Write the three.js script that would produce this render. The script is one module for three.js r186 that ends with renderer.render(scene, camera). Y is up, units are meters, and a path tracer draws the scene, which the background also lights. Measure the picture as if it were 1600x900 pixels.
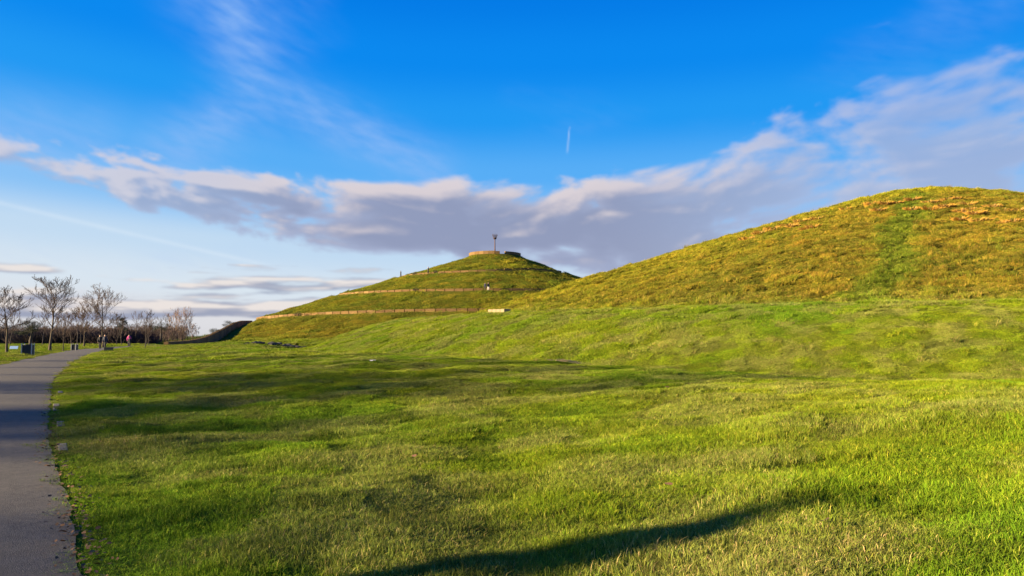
import * as THREE from 'three';
import { mergeGeometries } from 'three/addons/utils/BufferGeometryUtils.js';
import { RoundedBoxGeometry } from 'three/addons/geometries/RoundedBoxGeometry.js';
import { MarchingCubes } from 'three/addons/objects/MarchingCubes.js';

// ------------------------------------------------------------------ camera, sun, exposure
const scene = new THREE.Scene();
const renderer = new THREE.WebGLRenderer({ antialias: true });
renderer.toneMapping = THREE.LinearToneMapping;
const EXPOSURE = 3.75;
renderer.toneMappingExposure = EXPOSURE;
renderer.shadowMap.enabled = true;

const EYE = 1.66;
const camera = new THREE.PerspectiveCamera(40.87, 16 / 9, 0.1, 6000);
camera.position.set(0, EYE, 0);
camera.rotation.set(THREE.MathUtils.degToRad(3.55), 0, 0);
scene.add(camera);

const SUN_AZ = THREE.MathUtils.degToRad(-104.5), SUN_EL = THREE.MathUtils.degToRad(12);   // left of the view, a little behind
const sunDir = new THREE.Vector3(Math.sin(SUN_AZ) * Math.cos(SUN_EL), Math.sin(SUN_EL), -Math.cos(SUN_AZ) * Math.cos(SUN_EL));
const sun = new THREE.DirectionalLight(new THREE.Color(1.0, 0.78, 0.46), 5);
sun.position.copy(sunDir).multiplyScalar(400);
sun.castShadow = true; sun.shadow.radius = 4.5; sun.shadow.mapSize.set(4096, 4096);
Object.assign(sun.shadow.camera, { left: -260, right: 260, top: 120, bottom: -120, near: 1, far: 900 });
scene.add(sun, sun.target);

// ------------------------------------------------------------------ small maths
const { sin, cos, sqrt, abs, min, max, exp, floor, PI, hypot, atan2, pow } = Math;
const clamp = (x, a = 0, b = 1) => x < a ? a : x > b ? b : x;
const lerp = (a, b, t) => a + (b - a) * t;
const sstep = (a, b, x) => { const t = clamp((x - a) / (b - a)); return t * t * (3 - 2 * t); };
function rng(seed) { let s = seed >>> 0; return () => { s = (s + 0x6D2B79F5) >>> 0; let t = s; t = Math.imul(t ^ (t >>> 15), t | 1); t ^= t + Math.imul(t ^ (t >>> 7), t | 61); return ((t ^ (t >>> 14)) >>> 0) / 4294967296; }; }
const PERM = new Uint8Array(1024), GX = new Float32Array(256), GY = new Float32Array(256);
{ const r = rng(77); const p = [...Array(256).keys()]; for (let i = 255; i > 0; i--) { const j = floor(r() * (i + 1)); [p[i], p[j]] = [p[j], p[i]]; }
  for (let i = 0; i < 1024; i++) PERM[i] = p[i & 255]; for (let i = 0; i < 256; i++) { const a = r() * 2 * PI; GX[i] = cos(a); GY[i] = sin(a); } }
function noise(x, y) {   // gradient noise, about -0.7 .. 0.7
  const xi = floor(x), yi = floor(y), fx = x - xi, fy = y - yi, X = xi & 255, Y = yi & 255;
  const u = fx * fx * fx * (fx * (fx * 6 - 15) + 10), v = fy * fy * fy * (fy * (fy * 6 - 15) + 10);
  const a = PERM[PERM[X] + Y], b = PERM[PERM[X + 1] + Y], c = PERM[PERM[X] + Y + 1], d = PERM[PERM[X + 1] + Y + 1];
  const n0 = GX[a] * fx + GY[a] * fy, n1 = GX[b] * (fx - 1) + GY[b] * fy, n2 = GX[c] * fx + GY[c] * (fy - 1), n3 = GX[d] * (fx - 1) + GY[d] * (fy - 1);
  return lerp(lerp(n0, n1, u), lerp(n2, n3, u), v);
}
function fbm(x, y, oct = 4) { let s = 0, a = 1; for (let i = 0; i < oct; i++) { s += a * noise(x, y); a *= 0.5; x = x * 2.03 + 17.3; y = y * 2.03 - 9.1; } return s; }
function piece(list, x) { if (x <= list[0][0]) return list[0].slice(1); for (let i = 1; i < list.length; i++) if (x <= list[i][0]) { const a = list[i - 1], b = list[i], t = (x - a[0]) / (b[0] - a[0]), s = t * t * (3 - 2 * t); return a.slice(1).map((v, k) => lerp(v, b[k + 1], s)); } return list[list.length - 1].slice(1); }
const lin = (c) => { c /= 255; return c <= 0.04045 ? c / 12.92 : pow((c + 0.055) / 1.055, 2.4); };
const C = (r, g, b) => [lin(r), lin(g), lin(b)];

// ------------------------------------------------------------------ the sky: clear winter blue, a bank of cloud, cirrus, two vapour trails
{
  const W = 4096, H = 2048, data = new Float32Array(W * H * 4);
  const stops = [[-2, ...C(206, 204, 208)], [0.5, ...C(222, 222, 226)], [3, ...C(218, 230, 240)], [6, ...C(194, 219, 242)], [9, ...C(136, 194, 246)], [12, ...C(88, 174, 246)], [16, ...C(34, 153, 243)], [20, ...C(12, 137, 239)], [25, ...C(4, 122, 230)], [40, ...C(0, 92, 196)], [90, ...C(0, 72, 165)]];
  const table = []; for (let i = 0; i <= 920; i++) table.push(piece(stops, i / 10 - 2));
  // the bank: azimuth (0 ahead, + right), elevation of its middle, half its height, how dense
  const bank = [[-180, 9.5, 3.2, 1], [-130, 10, 2.2, 0.85], [-90, 11.5, 1.5, 0.75], [-50, 12.3, 1.2, 0.75], [-35, 11.5, 1.0, 0.72], [-29, 10.9, 1.5, 0.85], [-23, 9.9, 2.1, 0.95], [-14, 8.6, 2.5, 1.05], [-5, 8.6, 2.9, 1.15], [4, 7.7, 3.5, 1.12], [10, 8.0, 4.6, 1.05], [15, 8.6, 5.3, 1.0], [20, 9.2, 6.2, 0.9], [27, 9.8, 6.9, 0.86], [36, 10.0, 7.2, 0.86], [60, 10, 6.5, 0.95], [100, 9.5, 4.2, 0.95], [150, 9.5, 3.6, 1], [180, 9.5, 3.2, 1]];
  const bankT = []; for (let i = 0; i <= 720; i++) bankT.push(piece(bank, i / 2 - 180));
  const segs = [[-27, 34, -22, 23, 3.0, 0.34], [-21.5, 24, -18.2, 16.4, 2.8, 0.42], [-18.6, 17.5, -6.0, 12.3, 2.1, 0.42], [-18.2, 16.6, -25.5, 11.2, 2.4, 0.38], [-40, 12.5, -29, 12.5, 2.6, 0.3]];
  const segD = (x, y, s) => { const dx = s[2] - s[0], dy = s[3] - s[1], t = clamp(((x - s[0]) * dx + (y - s[1]) * dy) / (dx * dx + dy * dy)); return [hypot(x - s[0] - dx * t, y - s[1] - dy * t), t]; };
  const wrapX = (az) => az;   // noise is cut at az 180, behind the camera, where two fields are blended
  const bankDensity = (az, el, oct) => {
    const f = (az + 180) * 2, i = min(719, max(0, floor(f))), t = f - i, A = bankT[i], B = bankT[i + 1];
    const c = lerp(A[0], B[0], t), w = lerp(A[1], B[1], t), k = lerp(A[2], B[2], t);
    const e = (el - c) / w; if (e > 2.4 || e < -2.2) return 0;
    const tilt = el - 0.09 * (az - 4) * sstep(0, 14, az) + 0.11 * (az + 5) * sstep(0, -14, az);
    const wx = 0.7 * noise(az * 0.10 + 5, tilt * 0.22), wy = 0.35 * noise(az * 0.12 - 8, tilt * 0.3 + 4);
    const n = fbm(az * 0.115 + wx + 40, tilt * 0.36 + wy + 3, oct) * (1 - 0.5 * sstep(-8, -20, az)) + 0.75 * sstep(-8, -20, az) * fbm(az * 0.21 + wx + 90, tilt * 0.62 + wy, oct) + (oct > 3 ? 0.46 * fbm(az * 0.42 + 2 * wx + 11, tilt * 1.05 + 2 * wy, 4) : 0);
    const env = 1 - pow(abs(e), 2.6) * 0.95;
    return (max(-1, env) * 1.0 + n * lerp(0.85, 1.2, sstep(8, 24, abs(az))) * (1 + 0.4 * sstep(-10, -20, az)) + 0.12 - 0.20 * sstep(-10, -24, az)) * k;
  };
  const lowDensity = (az, el, oct) => {
    const band = (0.85 + 0.2 * sstep(-6, -14, az)) * exp(-pow((el - 2.0) / 0.75, 2)) + (0.78 * exp(-pow((el - 4.1) / 0.55, 2))) * (0.4 + 0.6 * exp(-pow((az + 15) / 7.5, 2)) + 0.5 * sstep(40, 80, abs(az)));
    if (band < 0.05) return 0;
    return band + 0.9 * fbm(az * 0.12 + 71, el * 1.05 + 9, oct) - 0.24;
  };
  const warm = C(236, 222, 220), mid = C(170, 180, 210), grey = C(146, 155, 186), lav = C(176, 192, 228), cir = C(150, 190, 246), low = C(146, 154, 180), lowLit = C(238, 228, 222), white = C(225, 238, 250);
  const toSun = -104.5;
  for (let j = H / 2 - 2; j < H; j++) {
    const el = ((j + 0.5) / H - 0.5) * 180;
    for (let i = 0; i < W; i++) {
      let az = (i + 0.5) / W * 360 - 90; if (az > 180) az -= 360;   // column 0.25 W looks along -z
      const ca = cos((az - toSun) * PI / 180) ;
      const e2 = clamp(el - 3.4 * max(0, ca + 0.1) + 0.2, -2, 89.9), ti = (e2 + 2) * 10, t0 = floor(ti), tf = ti - t0, A = table[t0], B = table[t0 + 1];
      let r = lerp(A[0], B[0], tf), g = lerp(A[1], B[1], tf), b = lerp(A[2], B[2], tf);
      const put = (c, o) => { r = lerp(r, c[0], o); g = lerp(g, c[1], o); b = lerp(b, c[2], o); };
      if (el < 46) {
        // cirrus
        let ci = 0;
        for (const s of segs) { const [d, t] = segD(az, el, s); if (d < s[4] * 2.2) ci = max(ci, s[5] * exp(-pow(d / s[4], 2) * 1.6) * (0.75 + 0.25 * sin(t * 3))); }
        const st = fbm(az * 0.55 + el * 0.35, el * 1.5 + az * 0.35, 4), broad = fbm(az * 0.05 + 3, el * 0.11 + 7, 3);
        ci = ci * (1.05 + 0.75 * st) + 0.10 * sstep(0.05, 0.6, broad) * (1 + st) * sstep(46, 30, el);
        if (ci > 0) put(cir, clamp(ci, 0, 0.75));
        // vapour trails
        if (abs(az - 4.2) < 0.6 && el > 12.6 && el < 15.8) { const q = clamp((15.35 - el) / 2.1), d = abs(az - lerp(4.33, 4.12, q)), gap = 0; put(white, 0.48 * exp(-pow(d / (0.03 + 0.05 * q), 2)) * sstep(0, 0.05, (15.35 - el) / 2.1) * sstep(1.0, 0.8, q) * (1 - 0.55 * q) * (1 - 0.8 * gap)); }
        if (az < -14 && az > -62) { const ey = 8.2 - (az + 33.7) * 0.19 - 0.0006 * (az + 33.7) * (az + 33.7); put(white, 0.30 * exp(-pow((el - ey) / 0.15, 2)) * sstep(-15, -19, az) * (1 + 0.4 * noise(az * 0.8, 3))); }
      }
      if (el < 24) {
        const far = sstep(172, 180, abs(az));
        const d = bankDensity(az, el, 6) * (1 - far * 0.4);
        if (d > 0.02) {
          const right = sstep(4, 24, az), left = sstep(-12, -26, az), high = sstep(10.5, 15.5, el) * right;
          const o = sstep(0.0, lerp(0.78, 1.05, right), d) * lerp(0.97, 0.80, right) * lerp(1, 0.72, high) * lerp(1, 0.78, left);
          const d1 = bankDensity(az, el, 3), d2 = bankDensity(az - 1.6, el + 1.0, 3), fine = bankDensity(az - 0.5, el + 0.35, 6);
          const lit = clamp(0.36 + (d1 - d2) * 0.55 + (d - fine) * 0.45 + 0.2 * left + 0.08 * right - 0.25 * sstep(0.7, 1.3, d1));
          const thick = sstep(0.35, 1.2, d1 * 0.6 + d * 0.4) * lerp(1, 0.38, right) * lerp(1, 0.55, left);
          const c0 = [0, 1, 2].map((k) => lerp(lerp(mid[k], lav[k], right), grey[k], thick));
          put([0, 1, 2].map((k) => lerp(c0[k], warm[k], sstep(0.25, 1.0, lit) * lerp(0.75, 0.55, right))), o);
        }
      }
      if (el < 6.5) {
        const d = lowDensity(az, el, 5);
        if (d > 0) {
          const d2 = lowDensity(az - 0.5, el + 0.42, 4), lit = clamp(0.25 + (d - d2) * 1.9);
          put([0, 1, 2].map((k) => lerp(low[k], lowLit[k], lit * lit)), sstep(0.0, 0.42, d) * 0.86);
        }
      }
      const p = (j * W + i) * 4; data[p] = r / EXPOSURE; data[p + 1] = g / EXPOSURE; data[p + 2] = b / EXPOSURE; data[p + 3] = 1;
    }
  }
  for (let j = 0; j < H / 2 - 2; j++) for (let i = 0; i < W; i++) { const p = (j * W + i) * 4; data[p] = 0.05; data[p + 1] = 0.055; data[p + 2] = 0.04; data[p + 3] = 1; }
  const sky = new THREE.DataTexture(data, W, H, THREE.RGBAFormat, THREE.FloatType);
  sky.mapping = THREE.EquirectangularReflectionMapping; sky.magFilter = THREE.LinearFilter; sky.needsUpdate = true;
  scene.background = sky; scene.environment = sky;
}

// ------------------------------------------------------------------ naming helpers
const taken = {};
function numbered(name) { const n = taken[name] = (taken[name] ?? -1) + 1; return n ? name + '_' + String(n).padStart(3, '0') : name; }
function tag(o, label, category, group, kind) { o.userData.label = label; o.userData.category = category; if (group) o.userData.group = group; if (kind) o.userData.kind = kind; return o; }
function shade(o) { o.traverse((m) => { if (m.isMesh) { m.castShadow = true; m.receiveShadow = true; } }); return o; }
function thing(name, label, category, pos, turn = 0, group) { const o = new THREE.Group(); o.name = numbered(name); o.position.set(...pos); o.rotation.y = turn; tag(o, label, category, group, 'thing'); scene.add(o); return o; }
function part(name, geo, mat, parent) { const m = new THREE.Mesh(geo, mat); m.name = name; m.castShadow = m.receiveShadow = true; parent.add(m); return m; }
function structure(name, geo, mat, label, category) { const m = new THREE.Mesh(geo, mat); m.name = numbered(name); m.castShadow = m.receiveShadow = true; tag(m, label, category, null, 'structure'); scene.add(m); return m; }
function copyOf(root, name, label, pos, turn, scale, group) { const c = root.clone(); c.name = numbered(name); c.position.set(...pos); c.rotation.y = turn; if (scale) c.scale.set(...(Array.isArray(scale) ? scale : [scale, scale, scale])); c.userData = { ...root.userData, label }; if (group) c.userData.group = group; scene.add(c); return c; }

// ------------------------------------------------------------------ terrain heights. X to the right, D ahead (z = -D), metres
// right edge of the path, from behind the camera to the trees
const EDGE = [[14, -22], [0.4, -0.2], [-2.68, 4.9], [-4.52, 7.9], [-7.0, 11.7], [-10.05, 16.8], [-17.6, 29.7], [-29.3, 52], [-40.9, 76], [-48.2, 92], [-55, 111], [-63, 140], [-66, 175], [-66, 205], [-60, 240]];
const PATH_W = 3.7;
function edgeDist(X, D) {   // signed distance from the path's right edge: + on the grass side
  let best = 1e9, sgn = 1;
  for (let i = 1; i < EDGE.length; i++) {
    const [ax, ad] = EDGE[i - 1], [bx, bd] = EDGE[i], dx = bx - ax, dd = bd - ad, t = clamp(((X - ax) * dx + (D - ad) * dd) / (dx * dx + dd * dd));
    const px = X - ax - dx * t, pd = D - ad - dd * t, d = hypot(px, pd);
    if (d < best) { best = d; sgn = (px * dd - pd * dx) >= 0 ? 1 : -1; }
  }
  return best * sgn;
}
const HILL = { x: 58.5, d: 110, h: 22.35 }, BEACON = { x: -5, d: 225, h: 24.9, r: 7.5 };
function fieldShape(q, X, D) {
  const far = sstep(50, 90, D) * sstep(-60, -40, X);
  const swell = 0.46 * sstep(0.5, 15, q) * (1 - sstep(17, 27, q)) - 0.5 * sstep(17, 27, q) * (1 - sstep(34, 46, q) * 0.6);
  const ditch = -1.1 * exp(-(pow((X + 27 + (D - 104) * 0.25) / 7, 2) + pow((D - 104) / 9, 2)));
  return swell + ditch * far + (0.085 * clamp(X, 0, 6) + 0.02 * clamp(X - 6, 0, 6)) * sstep(22, 6, D) * sstep(0, 3, q);
}
const hillH = (r) => HILL.h - 0.312 * (sqrt(r * r + 49) - 7);
function bumps(X, D, amp) { return amp * (0.12 * noise(X * 0.36 + 3, D * 0.36) + 0.125 * noise(X * 0.85, D * 0.85 + 7) + 0.016 * noise(X * 2.1 + 11, D * 2.1)); }
function groundHeight(X, D) {
  const q = edgeDist(X, D), r = hypot(X - HILL.x, D - HILL.d);
  let h = fieldShape(q, X, D);
  if (r < 96) {
    const rr = r + 2.2 * noise(X * 0.03 + 2, D * 0.03);
    const T = -0.45 + 4.0 * sstep(89, 72, rr) + 0.02 * max(0, 74 - rr);
    h = lerp(T, h, sstep(82, 92, rr));
    if (r < 74) {
      const hh = hillH(r) + 0.35 * fbm(X * 0.06 + 9, D * 0.06, 3) * sstep(0, 25, r);
      h = max(h, hh);
    }
    const rough = sstep(80, 66, r);
    h += rough * (0.20 * noise(X * 0.5 + 31, D * 0.5) + 0.13 * noise(X * 1.05, D * 1.05 + 50)) * sstep(0, 8, r);
  }
  const off = q < 0 ? sstep(PATH_W + 0.1, PATH_W + 1.2, -q) : sstep(0.05, 1.2, q);
  const dist = hypot(X, D);
  h += off * bumps(X, D, lerp(1, 1.15, sstep(20, 60, dist))) * sstep(400, 200, dist) + off * 0.03;
  return h;
}
// ---- the beacon mound: a cone with three retaining walls and a path in front of each
const WALLS = [
  { r: [[-180, 62], [-95, 66.5], [0, 62], [95, 58], [180, 62]], h: 0.85 },
  { r: [[-180, 43], [-95, 44.5], [0, 45.2], [95, 42], [180, 43]], h: 0.75 },
  { r: [[-180, 26], [-95, 28], [-20, 26.8], [40, 23.2], [95, 17.6], [180, 26]], h: 0.75 },
];
const wallR = (k, phi) => piece(WALLS[k].r, phi)[0];
const LANE = [[-54, 121, 0.75], [-56, 134, 0.85], [-59.6, 150, 1.4], [-64, 170, 3.0], [-70, 195, 5.0], [-73.4, 210, 5.8], [-75.5, 224, 6.1]];   // X, D, top of the dark wall
function laneCut(X, D) { let best = 1e9, s = 1; for (let i = 1; i < LANE.length; i++) { const [ax, ad] = LANE[i - 1], [bx, bd] = LANE[i], dx = bx - ax, dd = bd - ad, t = clamp(((X - ax) * dx + (D - ad) * dd) / (dx * dx + dd * dd)), px = X - ax - dx * t, pd = D - ad - dd * t, d = hypot(px, pd); if (d < best) { best = d; s = (px * dd - pd * dx) >= 0 ? 1 : -1; } } return best * s; }
function coneH(r, phi) {   // phi in degrees, 0 towards the camera, + to the right
  if (r <= BEACON.r) return BEACON.h;
  const s = 0.318 + 0.062 * sstep(20, 80, phi) * sstep(175, 110, phi) * sstep(50, 20, r) - 0.006 * sstep(-40, -90, phi);
  let h = BEACON.h - s * (r - BEACON.r) - 0.5 * (1 - exp(-(r - BEACON.r) / 2.2));
  const k = 2.6; h = h > 6 ? h : k * Math.log(1 + exp(h / k)) - 0.3;   // soft toe
  return h;
}
const polar = (r, phi) => [BEACON.x + r * sin(phi * PI / 180), BEACON.d - r * cos(phi * PI / 180)];
function moundHeight(r, phi) {
  let h = coneH(r, phi);
  for (let k = 0; k < 3; k++) {
    const w = wallR(k, phi); if (r < w - 3.2 || r > w + 3.8) continue;
    const P = coneH(w + 1.1, phi), top = P + WALLS[k].h - 0.12;
    if (r >= w - 0.42) h = r <= w + 2.2 ? P : lerp(P, coneH(w + 3.6, phi), clamp((r - w - 2.2) / 1.4));
    else h = max(h, lerp(top, coneH(w - 2.8, phi), clamp((w - 0.45 - r) / 2.4)));
  }
  const [X, D] = polar(r, phi);
  if (X < -48) { const d = laneCut(X, D); if (d > -0.2 && d < 9) h -= 1.0 * sstep(7, 2, d) * sstep(128, 160, D) * sstep(222, 200, D); if (d < 0.1 && D < 232) h -= min(h + 0.3, 0.9 - d * 0.7) * sstep(240, 226, D); }
  return h + 0.22 * fbm(X * 0.16 + 60, D * 0.16, 3) * sstep(6, 12, r);
}
function heightAt(X, D) { const r = hypot(X - BEACON.x, D - BEACON.d); let h = groundHeight(X, D); if (r < 95) h = max(h, moundHeight(r, atan2(X - BEACON.x, BEACON.d - D) * 180 / PI)); return h; }

// ------------------------------------------------------------------ colours of the grass, by place (linear)
const LUSH = [0.125, 0.225, 0.009], LIME = [0.29, 0.325, 0.010], OLIVE = [0.115, 0.135, 0.014], STRAW = [0.40, 0.33, 0.10], RUST = [0.37, 0.23, 0.024], DULL = [0.185, 0.205, 0.055];
const mixc = (a, b, t) => [lerp(a[0], b[0], t), lerp(a[1], b[1], t), lerp(a[2], b[2], t)];
function grassColor(X, D) {
  const n1 = fbm(X * 0.09, D * 0.09 + 4, 3), n2 = fbm(X * 0.45 + 8, D * 0.45, 3), n3 = noise(X * 1.6, D * 1.6 + 20);
  let c = mixc(LUSH, LIME, clamp(0.42 + n1 * 0.55 + n2 * 0.5 + n3 * 0.35));
  c = mixc(c, DULL, sstep(0.05, 0.55, n2 + 0.3 * n3 + 0.26) * 0.6);
  c = mixc(c, STRAW, sstep(0.3, 0.75, fbm(X * 0.3 + 30, D * 0.3 + 2, 3) + 0.2 * n3) * 0.35);
  const r = hypot(X - HILL.x, D - HILL.d), rb = hypot(X - BEACON.x, D - BEACON.d);
  if (r < 95) {
    const wig = r + 2.5 * noise(X * 0.08, D * 0.08 + 70), k = sstep(71.5, 60, wig + 2.5 * n2);
    if (k > 0) {
      const a = atan2(X - HILL.x, HILL.d - D), tr = abs(a + 0.53 + 0.05 * noise(r * 0.12, 8)) * r;
      const track = sstep(2.8, 0.7, tr + 1.0 * n2) * sstep(10, 16, r);
      let hc = mixc(mixc(OLIVE, LIME, 0.28 + 0.25 * n1 + 0.3 * n3), RUST, clamp(0.30 + 0.4 * n2 + 0.6 * n3 + 0.25 * n1));
      hc = mixc(hc, OLIVE, clamp(0.2 + 0.45 * fbm(X * 0.3 + 5, D * 0.3, 3)));
      hc = mixc(hc, LIME, sstep(20, 8, r) * 0.5 + 0.35 * sstep(-0.6, -1.3, a));
      hc = mixc(hc, mixc(OLIVE, LUSH, 0.5), track * 0.85);
      c = mixc(c, hc, k);
    }
  }
  if (rb < 95) {
    const k = sstep(93, 84, rb + 3 * n1);
    let hc = mixc(mixc(OLIVE, LUSH, 0.30), LIME, clamp(0.12 + 0.35 * n1 + 0.3 * n2));
    hc = mixc(hc, RUST, clamp(0.16 + 0.5 * n2 + 0.1 * sstep(62, 72, rb)));
    c = mixc(c, hc, k);
  }
  return c;
}

// ------------------------------------------------------------------ textures
function tex(size, fn, srgb = true) { const d = new Uint8Array(size * size * 4); for (let j = 0; j < size; j++) for (let i = 0; i < size; i++) { const c = fn(i / size, j / size); const p = (j * size + i) * 4; d[p] = clamp(c[0]) * 255; d[p + 1] = clamp(c[1]) * 255; d[p + 2] = clamp(c[2]) * 255; d[p + 3] = 255; }
  const t = new THREE.DataTexture(d, size, size); t.wrapS = t.wrapT = THREE.RepeatWrapping; t.magFilter = THREE.LinearFilter; t.minFilter = THREE.LinearMipmapLinearFilter; if (srgb) t.colorSpace = THREE.SRGBColorSpace; t.needsUpdate = true; return t; }
const tileN = (u, v, f, s = 0) => { const a = noise(u * f + s, v * f + s), b = noise((u - 1) * f + s, v * f + s), c = noise(u * f + s, (v - 1) * f + s), d = noise((u - 1) * f + s, (v - 1) * f + s); return lerp(lerp(a, b, u), lerp(c, d, u), v); };
const soilTex = tex(512, (u, v) => { const n = 0.5 + 0.55 * tileN(u, v, 9) + 0.5 * tileN(u, v, 31, 5) + 0.5 * tileN(u, v, 90, 9); return [0.78 + 0.3 * (n - 0.5), 0.78 + 0.3 * (n - 0.5), 0.74 + 0.3 * (n - 0.5)]; });
const grit = rng(5);
const asphaltTex = tex(1024, (u, v) => { const n = tileN(u, v, 6) * 0.5 + tileN(u, v, 17, 3) * 0.7 + tileN(u, v, 58, 8) * 0.9, g = grit(), s = g > 0.985 ? 0.16 : g < 0.05 ? -0.09 : (g - 0.5) * 0.10; const b = 0.47 + 0.16 * n + s * 1.3; return [b * 1.02, b * 0.985, b * 0.97]; });
const asphaltBump = tex(512, () => { const b = grit(); return [b, b, b]; }, false);
const barkTex = tex(256, (u, v) => { const n = tileN(u, v * 0.25, 24) + 0.6 * tileN(u, v, 40, 4); const b = 0.5 + 0.35 * n; return [b, b, b]; });
const stoneTex = tex(512, (u, v) => { const n = tileN(u, v, 14) + 0.8 * tileN(u, v, 38, 6); const b = 0.8 + 0.42 * n; return [b, b * (0.97 + 0.05 * n), b * 0.94]; });
const stoneBump = tex(512, (u, v) => { const b = 0.5 + 0.6 * tileN(u, v, 14) + 0.4 * tileN(u, v, 38, 6); return [b, b, b]; }, false);

// ------------------------------------------------------------------ the ground sheet and the right-hand mound (one grid, shared edge)
{
  const lines = (fine, grow, to, growFar, end) => { const a = [0]; let x = 0; while (x < end) { x += x < to ? max(fine, grow * x) : max(fine, growFar * x); a.push(x); } return a; };
  const xs = lines(0.2, 0.012, 125, 0.09, 2600), Xs = [...xs.slice(1).reverse().map((x) => -x), ...xs];
  const back = []; for (let d = -60; d < 0; d += 1.5) back.push(d);
  const Ds = [...back, ...lines(0.2, 0.0095, 250, 0.09, 3000)];
  const nx = Xs.length, nd = Ds.length, pos = new Float32Array(nx * nd * 3), uv = new Float32Array(nx * nd * 2), col = new Float32Array(nx * nd * 3);
  const SOIL = [0.10, 0.085, 0.018];
  for (let j = 0; j < nd; j++) for (let i = 0; i < nx; i++) {
    const p = j * nx + i, X = Xs[i], D = Ds[j], far = hypot(X, D) > 400;
    let h = far ? 0 : groundHeight(X, D); const rb = hypot(X - BEACON.x, D - BEACON.d); if (rb < 84) h = min(h, -0.8 + 0 * rb);
    const q = far ? 99 : edgeDist(X, D); if (q < -0.5 && q > -PATH_W + 0.5) h -= 0.06;
    pos.set([X, h, -D], p * 3); uv.set([X / 2.4, D / 2.4], p * 2);
    const c = mixc(grassColor(X, D), SOIL, 0.42); col.set(c, p * 3);
  }
  const G = [], Hh = [];
  for (let j = 0; j < nd - 1; j++) for (let i = 0; i < nx - 1; i++) {
    const a = j * nx + i, b = a + 1, c = a + nx, d = c + 1, mx = (Xs[i] + Xs[i + 1]) / 2, md = (Ds[j] + Ds[j + 1]) / 2;
    (hypot(mx - HILL.x, md - HILL.d) < 68 ? Hh : G).push(a, b, c, b, d, c);
  }
    const make = (idx) => {
    const map = new Int32Array(nx * nd).fill(-1); let n = 0; const ii = new Uint32Array(idx.length);
    for (let k = 0; k < idx.length; k++) { const v = idx[k]; if (map[v] < 0) map[v] = n++; ii[k] = map[v]; }
    const P = new Float32Array(n * 3), U = new Float32Array(n * 2), K = new Float32Array(n * 3);
    for (let v = 0; v < nx * nd; v++) if (map[v] >= 0) { const m = map[v]; P.set(pos.subarray(v * 3, v * 3 + 3), m * 3); U.set(uv.subarray(v * 2, v * 2 + 2), m * 2); K.set(col.subarray(v * 3, v * 3 + 3), m * 3); }
    const g = new THREE.BufferGeometry(); g.setAttribute('position', new THREE.BufferAttribute(P, 3)); g.setAttribute('uv', new THREE.BufferAttribute(U, 2)); g.setAttribute('color', new THREE.BufferAttribute(K, 3)); g.setIndex(new THREE.BufferAttribute(ii, 1)); g.computeVertexNormals(); return g;
  };
  const mat = new THREE.MeshPhysicalMaterial({ map: soilTex, vertexColors: true, roughness: 1, specularIntensity: 0.06 });
  structure('ground', make(G), mat, 'wide grassy field of the park rolling towards the two mounds', 'ground');
  structure('grass_mound', make(Hh), mat, 'large rounded grass mound on the right with rough brownish turf', 'hill');
}
// ------------------------------------------------------------------ the beacon mound
{
  const cols = 400, rowsOf = (phi) => {
    const w = [2, 1, 0].map((k) => wallR(k, phi)), out = [];
    const span = (a, b, n) => { for (let i = 0; i < n; i++) out.push(lerp(a, b, i / n)); };
    span(0.01, BEACON.r, 4); let r = BEACON.r;
    for (let k = 0; k < 3; k++) { span(r, w[k] - 2.8, k === 0 ? 8 : 11); span(w[k] - 2.8, w[k] - 0.45, 3); out.push(w[k] - 0.45, w[k] - 0.40); span(w[k], w[k] + 2.2, 3); r = w[k] + 2.2; }
    span(r, 94, 20); out.push(94); return out;
  };
  const n = rowsOf(0).length, pos = [], col = [], uv = [], idx = [];
  for (let i = 0; i <= cols; i++) { const phi = -180 + 360 * i / cols; rowsOf(phi).forEach((r) => { const [X, D] = polar(r, phi); let h = moundHeight(r, phi); if (r > 93) h = -0.6; pos.push(X, h, -D); uv.push(X / 2.4, D / 2.4); col.push(...mixc(grassColor(X, D), [0.10, 0.085, 0.018], 0.42)); }); }
  for (let i = 0; i < cols; i++) for (let j = 0; j < n - 1; j++) { const a = i * n + j, b = a + 1, c = a + n, d = c + 1; idx.push(a, b, c, b, d, c); }
  const g = new THREE.BufferGeometry(); g.setAttribute('position', new THREE.Float32BufferAttribute(pos, 3)); g.setAttribute('uv', new THREE.Float32BufferAttribute(uv, 2)); g.setAttribute('color', new THREE.Float32BufferAttribute(col, 3)); g.setIndex(idx); g.computeVertexNormals();
  structure('terraced_mound', g, new THREE.MeshPhysicalMaterial({ map: soilTex, vertexColors: true, roughness: 1, specularIntensity: 0.06 }), 'distant terraced grass mound ringed by stone walls with a beacon on top', 'hill');
}
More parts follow.
